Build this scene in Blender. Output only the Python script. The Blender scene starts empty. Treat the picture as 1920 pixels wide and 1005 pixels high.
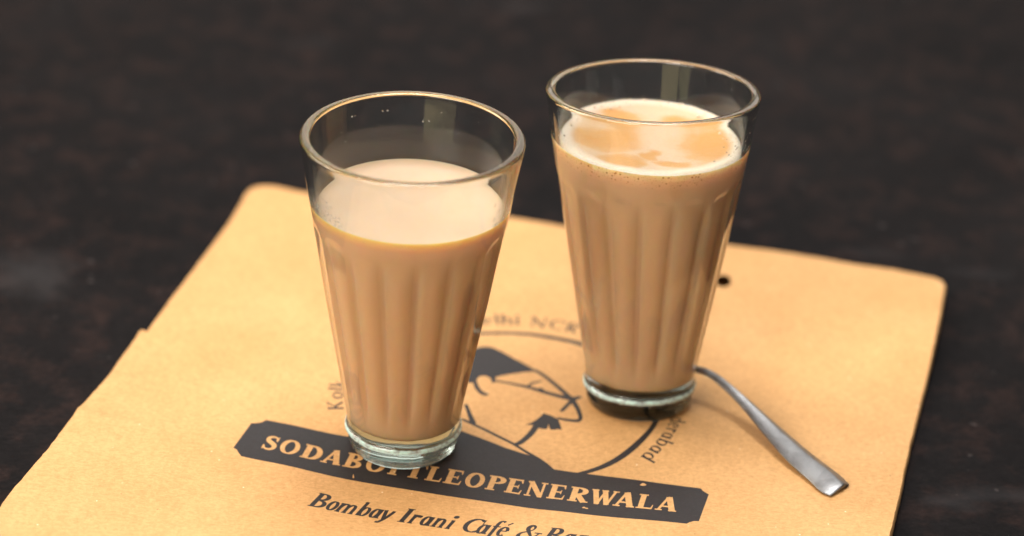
import bpy, bmesh, math, random
from mathutils import Vector, Matrix, noise
from mathutils.geometry import delaunay_2d_cdt
random.seed(7)
S = bpy.context.scene
COL = S.collection

# ------------------------------------------------------------------ camera
F_PX = 4849.8                                   # focal length in photo pixels (1920 wide)
CPOS = Vector((0.03483, -0.76953, 0.47877))
CR = Vector((0.99855, 0.02515, 0.04756)).normalized()
CU = Vector((-0.0538, 0.46679, 0.88273)).normalized()
CD = Vector((0.0, 0.88401, -0.46747)).normalized()
cd = bpy.data.cameras.new('camera'); cam = bpy.data.objects.new('camera', cd); COL.objects.link(cam)
cam.matrix_world = Matrix(((CR.x, CU.x, -CD.x, CPOS.x), (CR.y, CU.y, -CD.y, CPOS.y), (CR.z, CU.z, -CD.z, CPOS.z), (0, 0, 0, 1)))
cd.sensor_width = 36.0; cd.lens = F_PX / 1920 * 36
cd.clip_start = 0.02; cd.clip_end = 20
cd.dof.use_dof = True; cd.dof.focus_distance = 0.868; cd.dof.aperture_fstop = 4.8
cd.dof.aperture_blades = 0
S.camera = cam

# ------------------------------------------------------------------ light
w = bpy.data.worlds.new('World'); S.world = w; w.use_nodes = True
bg = w.node_tree.nodes['Background']; bg.inputs[0].default_value = (1.0, 0.95, 0.90, 1); bg.inputs[1].default_value = 0.16
def area(name, loc, aim, sx, sy, power, col):
    l = bpy.data.lights.new(name, 'AREA'); l.shape = 'RECTANGLE'; l.size = sx; l.size_y = sy
    l.energy = power; l.color = col
    o = bpy.data.objects.new(name, l); COL.objects.link(o); o.location = loc
    o.rotation_euler = (Vector(aim) - Vector(loc)).to_track_quat('-Z', 'Y').to_euler()
    return o
area('window_light', (-2.5, 0.75, 1.85), (0.03, 0.05, 0.03), 2.0, 1.8, 88, (1.0, 0.94, 0.85))
area('overhead_light', (0.05, 0.30, 1.70), (0.03, 0.05, 0.05), 0.75, 0.75, 31, (0.96, 0.98, 1.0))
area('front_fill_light', (-1.6, -2.2, 1.65), (0.03, 0.03, 0.05), 1.9, 1.4, 84, (1.0, 0.93, 0.83))  # unseen lamp added in front to brighten the tea sides
area('back_window_light', (0.35, 2.1, 0.95), (0.05, 0.05, 0.0), 2.2, 0.8, 8, (1.0, 0.96, 0.90))
area('reflection_strip_light', (-0.72, -1.45, -0.10), (0.03, 0.0, 0.10), 1.0, 1.1, 4.2, (1.0, 0.80, 0.40))  # unseen lamp added for the warm strip mirrored in the glass walls
S.view_settings.view_transform = 'Standard'; S.view_settings.look = 'None'
S.view_settings.exposure = 0.0; S.view_settings.gamma = 1.0
S.render.engine = 'CYCLES'
cy = S.cycles
cy.max_bounces = 20; cy.transmission_bounces = 16; cy.glossy_bounces = 8; cy.diffuse_bounces = 5; cy.transparent_max_bounces = 16
cy.caustics_refractive = True; cy.caustics_reflective = True; cy.blur_glossy = 0.6
cy.sample_clamp_indirect = 6.0
cy.use_denoising = True

# ------------------------------------------------------------------ helpers
def tag(o, label=None, cat=None, group=None, kind=None):
    if label: o['label'] = label
    if cat: o['category'] = cat
    if group: o['group'] = group
    if kind: o['kind'] = kind
    return o
def empty(name, loc=(0, 0, 0)):
    o = bpy.data.objects.new(name, None); COL.objects.link(o); o.location = loc; o.empty_display_size = .02
    return o
def mesh_obj(name, verts, faces, mats, parent=None, smooth=True):
    me = bpy.data.meshes.new(name); me.from_pydata([tuple(v) for v in verts], [], faces); me.validate(); me.update()
    if not isinstance(mats, (list, tuple)): mats = [mats]
    for m in mats: me.materials.append(m)
    if smooth: me.shade_smooth()
    o = bpy.data.objects.new(name, me); COL.objects.link(o)
    if parent: o.parent = parent
    return o
class NT:
    def __init__(s, name):
        s.m = bpy.data.materials.new(name); s.m.use_nodes = True; s.t = s.m.node_tree
        s.b = s.t.nodes['Principled BSDF']; s.out = s.t.nodes['Material Output']
    def n(s, typ, **kw):
        x = s.t.nodes.new(typ)
        for k, v in kw.items():
            if k.startswith('i_'): x.inputs[k[2:].replace('_', ' ')].default_value = v
            else: setattr(x, k, v)
        return x
    def l(s, a, b): s.t.links.new(a, b)
    def coord(s, scale=(1, 1, 1)):
        c = s.n('ShaderNodeTexCoord'); mp = s.n('ShaderNodeMapping'); mp.inputs['Scale'].default_value = scale
        s.l(c.outputs['Object'], mp.inputs['Vector']); return mp.outputs['Vector']
    def noise(s, v, scale, detail=4, rough=.6, dist=0):
        x = s.n('ShaderNodeTexNoise'); x.inputs['Scale'].default_value = scale; x.inputs['Detail'].default_value = detail
        x.inputs['Roughness'].default_value = rough; x.inputs['Distortion'].default_value = dist
        s.l(v, x.inputs['Vector']); return x.outputs['Fac']
    def ramp(s, f, stops):
        r = s.n('ShaderNodeValToRGB'); e = r.color_ramp.elements
        while len(e) < len(stops): e.new(.5)
        for k, (p, c) in enumerate(stops):
            e[k].position = p; e[k].color = (c, c, c, 1) if isinstance(c, (int, float)) else (*c, 1)
        s.l(f, r.inputs['Fac']); return r.outputs['Color']
    def mix(s, fac, a, b, mode='MIX'):
        x = s.n('ShaderNodeMix', data_type='RGBA', blend_type=mode)
        for sock, v in ((x.inputs[0], fac), (x.inputs[6], a), (x.inputs[7], b)):
            if hasattr(v, 'is_linked'): s.l(v, sock)
            else: sock.default_value = v if isinstance(v, (int, float)) else (*v, 1)
        return x.outputs[2]
    def bump(s, h, strength, dist):
        b = s.n('ShaderNodeBump'); b.inputs['Strength'].default_value = strength; b.inputs['Distance'].default_value = dist
        s.l(h, b.inputs['Height']); s.l(b.outputs['Normal'], s.b.inputs['Normal']); return b

# ------------------------------------------------------------------ surface of the bag (metres; z = 0 where the front glass stands)
ANG = -0.19
UV_U = Vector((math.cos(ANG), math.sin(ANG), 0)); UV_V = Vector((-math.sin(ANG), math.cos(ANG), 0))
RG = Vector((0.08312, 0.03672, 0.0001)); RN = Vector((-0.0243, 0.1064, 1.0)).normalized()
TABLE_Z = -0.0035
def sst(a, b, x):
    t = min(1, max(0, (x - a) / (b - a))); return t * t * (3 - 2 * t)
def height(x, y):
    u = x * UV_U.x + y * UV_U.y; v = x * UV_V.x + y * UV_V.y
    s = (u - 0.028) / 0.077
    bow = 0.0026 * (s * s) / (1 + 0.25 * s * s)
    h = bow * (1 - 0.72 * sst(-0.035, 0.05, v))
    # cross fold on the rear half: crest along it, falling away behind
    c = v - 0.128 + 0.0 * u
    h += 0.0042 * math.exp(-(c / 0.018) ** 2) * sst(0.02, 0.12, u) if c < 0 else 0.0042 * sst(0.02, 0.12, u) * (1 - min(1, c / 0.055) * 0.95)
    # faint crease front left
    k = (v + 0.0235) + 0.09 * (u + 0.05)
    h += 0.0009 * math.exp(-abs(k) / 0.0035) * sst(-0.075, -0.10, u) if u < -0.05 else 0
    # gentle wrinkling
    h += 0.0005 * noise.noise(Vector((x * 28, y * 22, 3.1))) + 0.0003 * noise.noise(Vector((x * 70, y * 60, 1.7)))
    d = math.hypot(x, y); t = sst(0.021, 0.045, d); h = h * t
    dx, dy = x - RG.x, y - RG.y; d = math.hypot(dx, dy)
    pl = RG.z - (RN.x * dx + RN.y * dy) / RN.z
    pl = max(-0.0030, min(0.0035, pl))
    t = sst(0.020, 0.050, d); h = pl * (1 - t) + h * t
    return max(h, TABLE_Z + 0.0006)
def at(px, py, dz=0.0):
    D = CD + CR * ((px - 960) / F_PX) - CU * ((py - 502.5) / F_PX)
    z = 0.0
    for _ in range(12):
        t = (z - CPOS.z) / D.z; P = CPOS + D * t
        z = height(P.x, P.y) + dz
    t = (z - CPOS.z) / D.z; P = CPOS + D * t
    return P
def at_z(px, py, z):
    D = CD + CR * ((px - 960) / F_PX) - CU * ((py - 502.5) / F_PX)
    return CPOS + D * ((z - CPOS.z) / D.z)
def project(P):
    q = Vector(P) - CPOS; z = q.dot(CD)
    return 960 + F_PX * q.dot(CR) / z, 502.5 - F_PX * q.dot(CU) / z
def uv(P): return P.x * UV_U.x + P.y * UV_U.y, P.x * UV_V.x + P.y * UV_V.y
def xy(u, v): return (u * UV_U.x + v * UV_V.x, u * UV_U.y + v * UV_V.y)

# ------------------------------------------------------------------ materials
def mat_table():
    k = NT('table_top'); c = k.coord()
    big = k.noise(c, 9, 5, .6, .3); fine = k.noise(k.coord((1, 1.6, 1)), 420, 5, .7); mid = k.noise(c, 70, 4, .65)
    col = k.ramp(big, [(.3, (.0064, .0055, .0055)), (.52, (.0088, .0074, .0073)), (.75, (.0116, .0099, .0097))])
    red = k.ramp(mid, [(.48, 0.0), (.72, 1.0)])
    col = k.mix(k.mix(1.0, red, (.55, .55, .55), 'MULTIPLY'), col, (.033, .018, .0145))
    gr = k.ramp(fine, [(.3, (.55, .55, .55)), (.7, (1.45, 1.4, 1.4))])
    col = k.mix(.9, col, gr, 'MULTIPLY')
    # pale worn smears
    sm = k.ramp(k.noise(k.coord((1, 2.6, 1)), 7.3, 3, .5, .4), [(.66, 0.0), (.78, .55)])
    col = k.mix(sm, col, (.040, .036, .036))
    # a dull smear wiped across the left of the top
    q = at_z(55, 515, TABLE_Z); mv = k.n('ShaderNodeVectorMath', operation='SUBTRACT'); k.l(c, mv.inputs[0]); mv.inputs[1].default_value = (q.x, q.y, 0)
    sc = k.n('ShaderNodeVectorMath', operation='MULTIPLY'); k.l(mv.outputs[0], sc.inputs[0]); sc.inputs[1].default_value = (1 / .022, 1 / .024, 0)
    ln = k.n('ShaderNodeVectorMath', operation='LENGTH'); k.l(sc.outputs[0], ln.inputs[0])
    ad = k.n('ShaderNodeMath', operation='MULTIPLY_ADD'); k.l(k.noise(c, 55, 4, .6), ad.inputs[0]); ad.inputs[1].default_value = 1.3; k.l(ln.outputs['Value'], ad.inputs[2])
    col = k.mix(k.ramp(k.mix(1.0, ad.outputs[0], (.5, .5, .5), 'MULTIPLY'), [(.50, .5), (.80, 0.0)]), col, (.042, .037, .0365))
    dots = k.ramp(k.noise(c, 190, 1, .4), [(.75, 0.0), (.79, 1.0)])
    col = k.mix(k.mix(1.0, dots, (.35, .35, .35), 'MULTIPLY'), col, (.10, .08, .075))
    k.l(col, k.b.inputs['Base Color'])
    k.b.inputs['Roughness'].default_value = .72; k.b.inputs['Specular IOR Level'].default_value = .06
    k.bump(k.mix(.5, fine, mid), .35, .0006)
    return k.m
def paper_nodes(k, base):
    c = k.coord(); st = k.coord((.6, 1.2, 1))
    cloud = k.noise(c, 26, 4, .6); fib = k.noise(st, 900, 4, .7, .6); fib2 = k.noise(k.coord((1.2, .5, 1)), 420, 5, .75, 1.2)
    col = k.mix(.75, base, k.ramp(cloud, [(.3, (.90, .87, .81)), (.7, (1.07, 1.09, 1.13))]), 'MULTIPLY')
    col = k.mix(.85, col, k.ramp(fib, [(.3, (.80, .77, .70)), (.7, (1.14, 1.16, 1.22))]), 'MULTIPLY')
    col = k.mix(.6, col, k.ramp(fib2, [(.3, (.84, .81, .74)), (.72, (1.10, 1.12, 1.17))]), 'MULTIPLY')
    return c, fib, fib2, col
def mat_paper():
    k = NT('kraft_paper')
    c, fib, fib2, col = paper_nodes(k, (.70, .378, .145))
    def specks(scale, thr, keep):
        v = k.n('ShaderNodeTexVoronoi'); v.inputs['Scale'].default_value = scale; v.inputs['Randomness'].default_value = 1
        wob = k.n('ShaderNodeTexNoise'); wob.inputs['Scale'].default_value = scale * 3
        k.l(c, v.inputs['Vector'])
        d = k.ramp(v.outputs['Distance'], [(thr * .6, 1.0), (thr, 0.0)])
        sep = k.n('ShaderNodeSeparateColor'); k.l(v.outputs['Color'], sep.inputs[0])
        return k.mix(1.0, d, k.ramp(sep.outputs[0], [(keep, 0.0), (keep + .02, 1.0)]), 'MULTIPLY')
    col = k.mix(specks(300, .11, .93), col, (.93, .78, .52))
    col = k.mix(specks(130, .05, .93), col, (.97, .85, .62))
    col = k.mix(specks(230, .08, .95), col, (.30, .15, .06))
    k.l(col, k.b.inputs['Base Color'])
    k.b.inputs['Roughness'].default_value = .58; k.b.inputs['Specular IOR Level'].default_value = .35
    k.bump(k.mix(.5, fib, fib2), .55, .0003)
    return k.m
def mat_ink():
    k = NT('printed_ink')
    c, fib, fib2, col = paper_nodes(k, (.028, .0225, .022))
    sp = k.ramp(k.noise(c, 1500, 3, .7), [(.60, 0.0), (.80, .30)])
    col = k.mix(sp, col, (.16, .12, .09))
    k.l(col, k.b.inputs['Base Color'])
    k.b.inputs['Roughness'].default_value = .55; k.b.inputs['Specular IOR Level'].default_value = .4
    k.bump(k.mix(.5, fib, fib2), .35, .00025)
    return k.m
def mat_glass(name, body=True):
    k = NT(name); b = k.b
    b.inputs['Base Color'].default_value = (.985, .995, .99, 1); b.inputs['Transmission Weight'].default_value = 1
    b.inputs['IOR'].default_value = 1.5; b.inputs['Roughness'].default_value = 0.0
    if body:        # steam on the inner wall and the stippled underside are written on the mesh as 'haze'
        at_ = k.n('ShaderNodeAttribute'); at_.attribute_name = 'haze'
        n = k.ramp(k.noise(k.coord(), 260, 4, .6), [(.25, .45), (.75, 1.0)])
        m = k.n('ShaderNodeMath', operation='MULTIPLY'); k.l(at_.outputs['Fac'], m.inputs[0]); k.l(n, m.inputs[1])
        sc = k.n('ShaderNodeAttribute'); sc.attribute_name = 'foot_gleam'  # pale aqua gleam of the foot, painted in as colour
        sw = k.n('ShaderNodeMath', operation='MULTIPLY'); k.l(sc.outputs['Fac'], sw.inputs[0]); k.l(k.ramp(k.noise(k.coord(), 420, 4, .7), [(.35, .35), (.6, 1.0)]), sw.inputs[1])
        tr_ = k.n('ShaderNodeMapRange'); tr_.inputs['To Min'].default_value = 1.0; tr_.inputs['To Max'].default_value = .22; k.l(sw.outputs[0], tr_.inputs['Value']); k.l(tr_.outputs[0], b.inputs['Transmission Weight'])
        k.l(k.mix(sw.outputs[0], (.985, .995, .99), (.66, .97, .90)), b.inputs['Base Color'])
        oi = k.n('ShaderNodeObjectInfo'); m2 = k.n('ShaderNodeMath', operation='MULTIPLY'); k.l(m.outputs[0], m2.inputs[0]); k.l(oi.outputs['Alpha'], m2.inputs[1]); k.l(m2.outputs[0], b.inputs['Roughness'])
        va = k.n('ShaderNodeVolumeAbsorption'); va.inputs['Color'].default_value = (.53, .64, .585, 1); va.inputs['Density'].default_value = 40; k.l(va.outputs[0], k.out.inputs['Volume'])
    return k.m
def mat_tea(name, col, sss=.6, rough=.35, spec=.3):
    k = NT(name); b = k.b
    b.inputs['Base Color'].default_value = (*col, 1)
    b.inputs['Subsurface Weight'].default_value = sss; b.inputs['Subsurface Radius'].default_value = (1.0, .55, .28)
    b.inputs['Subsurface Scale'].default_value = .007
    b.inputs['Roughness'].default_value = rough; b.inputs['Specular IOR Level'].default_value = spec
    return k
M_TABLE = mat_table(); M_PAPER = mat_paper(); M_INK = mat_ink()
M_GLASS = mat_glass('clear_glass'); M_BEAD = mat_glass('water_bead', False)

# ------------------------------------------------------------------ tabletop
def build_table():
    x0, x1, y0, y1, th = -1.3, 1.3, -0.55, 1.9, .035
    bm = bmesh.new()
    bmesh.ops.create_cube(bm, size=1, matrix=Matrix.Translation(((x0 + x1) / 2, (y0 + y1) / 2, TABLE_Z - th / 2)) @ Matrix.Diagonal((x1 - x0, y1 - y0, th, 1)))
    bmesh.ops.bevel(bm, geom=bm.edges[:], offset=.004, segments=2, affect='EDGES')
    me = bpy.data.meshes.new('tabletop'); bm.to_mesh(me); bm.free(); me.materials.append(M_TABLE)
    o = bpy.data.objects.new('tabletop', me); COL.objects.link(o)
    tag(o, kind='structure')
build_table()

# ------------------------------------------------------------------ pen strokes for print: everything ends as convex quads in (u, v) metres
def catmull(P, n=6, closed=False):
    if len(P) < 3: return [tuple(p) for p in P]
    out = []; N = len(P)
    for i in range(N if closed else N - 1):
        if closed: p0, p1, p2, p3 = P[(i - 1) % N], P[i], P[(i + 1) % N], P[(i + 2) % N]
        else: p0, p1, p2, p3 = P[max(i - 1, 0)], P[i], P[i + 1], P[min(i + 2, N - 1)]
        for j in range(n):
            t = j / n
            out.append(tuple(.5 * ((2 * b) + (-a + c) * t + (2 * a - 5 * b + 4 * c - d) * t * t + (-a + 3 * b - 3 * c + d) * t ** 3) for a, b, c, d in zip(p0, p1, p2, p3)))
    if not closed: out.append(tuple(P[-1]))
    return out
def ribbon(P, W, closed=False):
    """quads along a polyline; W = width at each point"""
    n = len(P); L = []
    for i in range(n):
        a = P[(i - 1) % n] if (closed or i > 0) else P[i]; b = P[(i + 1) % n] if (closed or i < n - 1) else P[i]
        dx, dy = b[0] - a[0], b[1] - a[1]; l = math.hypot(dx, dy) or 1
        nx, ny = -dy / l, dx / l; h = W[i] / 2
        L.append(((P[i][0] + nx * h, P[i][1] + ny * h), (P[i][0] - nx * h, P[i][1] - ny * h)))
    return [[L[i][0], L[i][1], L[(i + 1) % n][1], L[(i + 1) % n][0]] for i in range(n if closed else n - 1)]
def arc(cx, cy, rx, ry, a0, a1, n=14):
    return [(cx + rx * math.cos(math.radians(a0 + (a1 - a0) * i / n)), cy + ry * math.sin(math.radians(a0 + (a1 - a0) * i / n))) for i in range(n + 1)]
class Pen:
    def __init__(s, thick, thin, serif): s.k, s.t, s.s = thick, thin, serif
    def nib(s, P, closed=False):
        W = []; n = len(P)
        for i in range(n):
            a = P[(i - 1) % n] if (closed or i) else P[i]; b = P[(i + 1) % n] if (closed or i < n - 1) else P[i]
            dx, dy = b[0] - a[0], b[1] - a[1]; l = math.hypot(dx, dy) or 1
            W.append(s.t + (s.k - s.t) * abs(dy / l) ** 1.3)
        return ribbon(P, W, closed)
    def curve(s, P, n=6): return s.nib(catmull(P, n))
    def ring(s, cx, cy, rx, ry, n=26): return s.nib(arc(cx, cy, rx, ry, 0, 360, n)[:-1], True)
    def line(s, a, b, w): return ribbon([a, b], [w, w])
    def stem(s, x, y0=0., y1=1., foot=True, head=True, w=None):
        w = w or s.k; q = s.line((x, y0), (x, y1), w); e = w / 2 + s.s
        if foot: q += s.bar(x - e, x + e, y0)
        if head: q += s.bar(x - e, x + e, y1, True)
        return q
    def bar(s, xa, xb, y, top=False):
        h = s.t * .85
        return [[(xa, y - h), (xb, y - h), (xb, y), (xa, y)]] if top else [[(xa, y), (xb, y), (xb, y + h), (xa, y + h)]]
    def wedge(s, x, y0, y1, wd): return [[(x, y0), (x, y1), (x - wd, y0 if abs(y0) > abs(y1) else y1)]]
def caps(c, p):
    k, t, s = p.k, p.t, p.s
    e = k / 2 + s
    if c == 'S':
        P = catmull([(.56, .76), (.49, .90), (.33, .955), (.17, .89), (.125, .74), (.21, .61), (.37, .51), (.52, .38), (.54, .21), (.44, .075), (.27, .045), (.13, .12), (.06, .27)], 4)
        W = [t * .9 + (k * 1.02 - t * .9) * math.sin(math.pi * min(1, max(0, i / (len(P) - 1)))) ** 2.2 for i in range(len(P))]
        return ribbon(P, W) + [[(.585, .64), (.60, .97), (.55, .97), (.50, .70)]] + [[(.03, .02), (.08, .02), (.12, .28), (.03, .35)]], .62
    if c == 'O': return p.ring(.44, .5, .44 - k / 2, .5 - t / 2 + .015), .88
    if c == 'D':
        x = e; return p.stem(x) + p.nib([(x, 1 - t / 2), (x + .16, 1 - t / 2)] + arc(x + .16, .5, .40 - k * .4, .5 - t / 2, 90, -90, 16) + [(x, t / 2)]), x + .16 + .40 + k * .1
    if c == 'B':
        x = e; q = p.stem(x)
        q += p.nib([(x, 1 - t / 2), (x + .14, 1 - t / 2)] + arc(x + .14, .755, .22, .245 - t / 2, 90, -90, 12) + [(x, .51)])
        q += p.nib([(x, .53), (x + .14, .53)] + arc(x + .14, .265, .28, .265 - t / 2, 90, -90, 12) + [(x, t / 2)])
        return q, x + .42 + k / 2
    if c in 'PR':
        x = e; q = p.stem(x)
        q += p.nib([(x, 1 - t / 2), (x + .14, 1 - t / 2)] + arc(x + .14, .74, .26, .26 - t / 2, 90, -90, 12) + [(x, .48 + t / 2)])
        if c == 'P': return q, x + .40 + k / 2
        q += p.line((x + .13, .50), (x + .44, 0.0), k * 1.0) + [[(x + .36, 0), (x + .60, 0), (x + .60, t * .8), (x + .40, t)]]
        return q, x + .60
    if c in 'EL':
        x = e; q = p.stem(x, head=True) + [[(x, 0), (x + .46, 0), (x + .46, t), (x, t)]] + [[(x + .40, t), (x + .46, t), (x + .485, .30), (x + .455, .30)]] + [[(x + .44, 0), (x + .46, 0), (x + .485, .3), (x + .46, .30)]]
        if c == 'E':
            q += [[(x, 1 - t), (x + .43, 1 - t), (x + .43, 1), (x, 1)]] + [[(x + .36, 1 - t), (x + .43, 1), (x + .445, .74), (x + .41, .74)]]
            q += [[(x, .5 - t * .45), (x + .30, .5 - t * .45), (x + .30, .5 + t * .45), (x, .5 + t * .45)]] + [[(x + .25, .5), (x + .30, .36), (x + .325, .36), (x + .325, .64), (x + .30, .64)]]
        return q, x + .49
    if c == 'T':
        x = .40; q = p.stem(x, head=False) + [[(.02, 1 - t), (.78, 1 - t), (.78, 1), (.02, 1)]]
        q += [[(0, .72), (.035, .72), (.10, 1 - t), (.02, 1)]] + [[(.765, .72), (.80, .72), (.78, 1), (.70, 1 - t)]]
        return q, .80
    if c == 'A':
        q = p.line((.13, .02), (.40, .98), t * 1.15) + p.line((.42, 1.0), (.68, 0.0), k * 1.08)
        q += [[(.34, .93), (.42, 1.02), (.47, 1.02), (.50, .9)]]
        q += p.line((.22, .30), (.60, .30), t) + p.bar(0, .28, 0) + p.bar(.52, .84, 0)
        return q, .84
    if c == 'N':
        q = p.line((.15, 0), (.15, 1), t * 1.1) + p.line((.13, .98), (.72, .04), k * 1.05) + p.line((.75, 0), (.75, 1), t * 1.1)
        q += p.bar(.0, .30, 0) + p.bar(0, .22, 1, True) + p.bar(.60, .90, 1, True) + [[(.66, -.02), (.795, -.02), (.795, .2), (.7, .2)]]
        return q, .90
    if c == 'W':
        q = p.line((.14, 1), (.36, .0), k * .98) + p.line((.37, .0), (.58, .95), t * 1.1) + p.line((.54, 1), (.76, .0), k * .98) + p.line((.77, .0), (1.0, 1), t * 1.1)
        q += p.bar(0, .30, 1, True) + p.bar(.42, .70, 1, True) + p.bar(.88, 1.14, 1, True) + [[(.30, -.02), (.41, -.02), (.40, .12), (.32, .12)]] + [[(.70, -.02), (.81, -.02), (.80, .12), (.72, .12)]]
        return q, 1.14
    if c == 'I': return p.stem(e), 2 * e
    if c == 'C':
        q = p.nib(arc(.46, .5, .46 - k / 2, .5 - t / 2, 48, 312, 22)) + [[(.70, .62), (.745, .62), (.745, 1.0), (.69, .9)]]
        return q, .78
    if c == 'K':
        x = e; q = p.stem(x) + p.line((x + .05, .42), (x + .44, .97), t * 1.2) + p.line((x + .14, .55), (x + .50, .03), k) + p.bar(x + .30, x + .56, 1, True) + p.bar(x + .38, x + .66, 0)
        return q, x + .66
    if c == 'H':
        x = e; return p.stem(x) + p.stem(x + .56) + p.line((x, .5), (x + .56, .5), t), 2 * x + .56
    if c == 'Y': return p.line((.12, 1), (.40, .45), k) + p.line((.40, .45), (.66, 1), t) + p.stem(.40, 0, .5, head=False), .8
    if c == '&':
        P = catmull([(.83, .47), (.74, .22), (.57, .06), (.36, .02), (.16, .08), (.08, .25), (.16, .42), (.36, .54), (.50, .68), (.52, .86), (.42, .97), (.30, .90), (.28, .74), (.38, .54), (.56, .28), (.74, .08), (.90, .02)], 5)
        W = [t + (k * .95 - t) * ((.5 + .5 * math.sin(i / len(P) * 6.283 * 2 - 1.2)) ** 1.2) for i in range(len(P))]
        return ribbon(P, W) + p.line((.64, .49), (.96, .49), t), .96
    raise KeyError(c)
XH = .66
def lower(c, p):
    k, t, s = p.k, p.t, p.s; x = k / 2 + s * .6
    def bowl(cx, rx): return p.ring(cx, XH / 2, rx - k / 2, XH / 2 - t / 2 + .01, 20)
    def flag(x, y): return [[(x - k / 2 - s * .8, y - t * 1.0), (x, y - t * .2), (x, y), (x - k / 2, y)]]
    def foot(x): return p.bar(x - k / 2 - s * .7, x + k / 2 + s * .7, 0)
    if c == 'o': return bowl(.30, .30), .60
    if c == 'e' or c == 'é':
        q = p.nib([(.06, .36), (.50, .36)]) + p.nib(arc(.30, XH / 2, .30 - k / 2, XH / 2 - t / 2 + .01, 8, 312, 22))
        if c == 'é': q += p.line((.30, .80), (.50, .98), k * .5)
        return q, .60
    if c == 'l': return p.line((x, 0), (x, 1.02), k) + foot(x) + flag(x, 1.02), 2 * x
    if c == 'i' or c == 'r' or c == 'n' or c == 'm' or c == 'h':
        top = 1.02 if c == 'h' else XH
        q = p.line((x, 0), (x, top), k) + foot(x) + flag(x, top)
        if c == 'i': return q + p.ring(x, .90, k * .28, k * .28, 10) + p.line((x - k * .3, .9), (x + k * .3, .9), k * .6), 2 * x
        if c == 'r': return q + p.nib(catmull([(x, .40), (x + .10, .58), (x + .24, XH - t / 2)], 4)) + p.ring(x + .27, XH - .10, k * .25, k * .25, 8) + p.line((x + .2, XH - .08), (x + .34, XH - .08), k * .6), x + .36
        for j in range(2 if c == 'm' else 1):
            x2 = x + .38; q += p.nib([(x, .38)] + catmull([(x + .06, .52), (x + .20, XH - t / 2), (x + .33, XH - .10), (x2, .42)], 4) + [(x2, 0)]) + foot(x2); x = x2
        return q, x + k / 2 + s
    if c in 'db':
        if c == 'b': return p.line((x, 0), (x, 1.02), k) + flag(x, 1.02) + bowl(x + .24, .30), x + .54
        return bowl(.30, .30) + p.line((.54, 0), (.54, 1.02), k) + flag(.54, 1.02) + p.bar(.54, .54 + k / 2 + s, 0), .54 + k / 2 + s
    if c == 'a': return bowl(.28, .28) + p.line((.50, 0), (.50, XH), k) + p.bar(.50, .50 + k / 2 + s, 0), .50 + k / 2 + s
    if c == 'k': return p.line((x, 0), (x, 1.02), k) + foot(x) + flag(x, 1.02) + p.line((x, .26), (x + .34, XH), t * 1.3) + p.line((x + .12, .36), (x + .40, 0), k) + p.bar(x + .28, x + .52, 0), x + .5
    if c == 't': return p.line((x + .06, .05), (x + .06, .86), k) + p.line((0, XH - t / 2), (x + .28, XH - t / 2), t) + p.curve([(x + .06, .1), (x + .14, .03), (x + .28, .08)]), x + .28
    if c == 'f':
        q = p.line((x + .05, -.18), (x + .05, .84), k) + p.nib(catmull([(x + .05, .8), (x + .10, .96), (x + .24, 1.03), (x + .36, .96)], 4)) + p.line((0, XH - t / 2), (x + .30, XH - t / 2), t)
        return q + p.curve([(x + .05, -.12), (x - .02, -.25), (x - .12, -.24)]), x + .36
    if c == 'y':
        return p.line((.08, XH), (.28, .02), k) + p.curve([(.54, XH - .02), (.42, .25), (.28, -.05), (.12, -.24), (.0, -.20)], 4) + p.bar(-.02, .2, XH, True) + p.bar(.44, .62, XH, True), .60
    raise KeyError(c)

def px_poly(pts, org=(0, 0), sc=1.0):
    return [uv(at(org[0] + a / sc, org[1] + b / sc)) for a, b in pts]
def quadfit(P):
    # least squares v = a + b u + c u^2
    A = [[0] * 3 for _ in range(3)]; B = [0] * 3
    for u, v in P:
        r = (1, u, u * u)
        for i in range(3):
            B[i] += r[i] * v
            for j in range(3): A[i][j] += r[i] * r[j]
    a = Matrix(A).inverted() @ Vector(B)
    return lambda u: a[0] + a[1] * u + a[2] * u * u

# ------------------------------------------------------------------ the printed design, gathered as polygons by kind
PRINT = []      # (kind, polygon in (u, v))
# banner plate with nibbled corners
top_l = quadfit([uv(at(*p)) for p in ((508, 790.4), (580, 803.5), (660, 818), (1001, 874), (1085.8, 886.3), (1180, 900), (1301, 912.7))])
bot_l = quadfit([uv(at(*p)) for p in ((451.8, 855.5), (560, 878), (662, 900), (760, 917), (909.6, 941), (1040, 958), (1180, 972), (1296, 982.8))])
def U(px, py): return uv(at(px, py))[0]
TLu, BLu = U(496, 788), U(448, 853); TRu, BRu = U(1313, 914), U(1288, 983)
ban = []
def lerp(a, b, t): return a + (b - a) * t
n = 40
ubl, ubr, utl, utr = U(452.5, 855), U(1287, 983), U(499, 788.5), U(1311, 913.5)
for i in range(n + 1):
    u = lerp(ubl, ubr, i / n); ban.append((u, bot_l(u)))
ban += px_poly([(1293, 979), (1301, 977), (1310.5, 977), (1329, 927), (1322, 923), (1317, 919.5), (1314.5, 916)])
for i in range(n + 1):
    u = lerp(utr, utl, i / n); ban.append((u, top_l(u)))
ban += px_poly([(491, 791.5), (484, 793), (471, 793.5), (437.5, 839.5), (444, 843), (447.5, 849)])
PRINT.append(('banner', ban))
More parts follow.
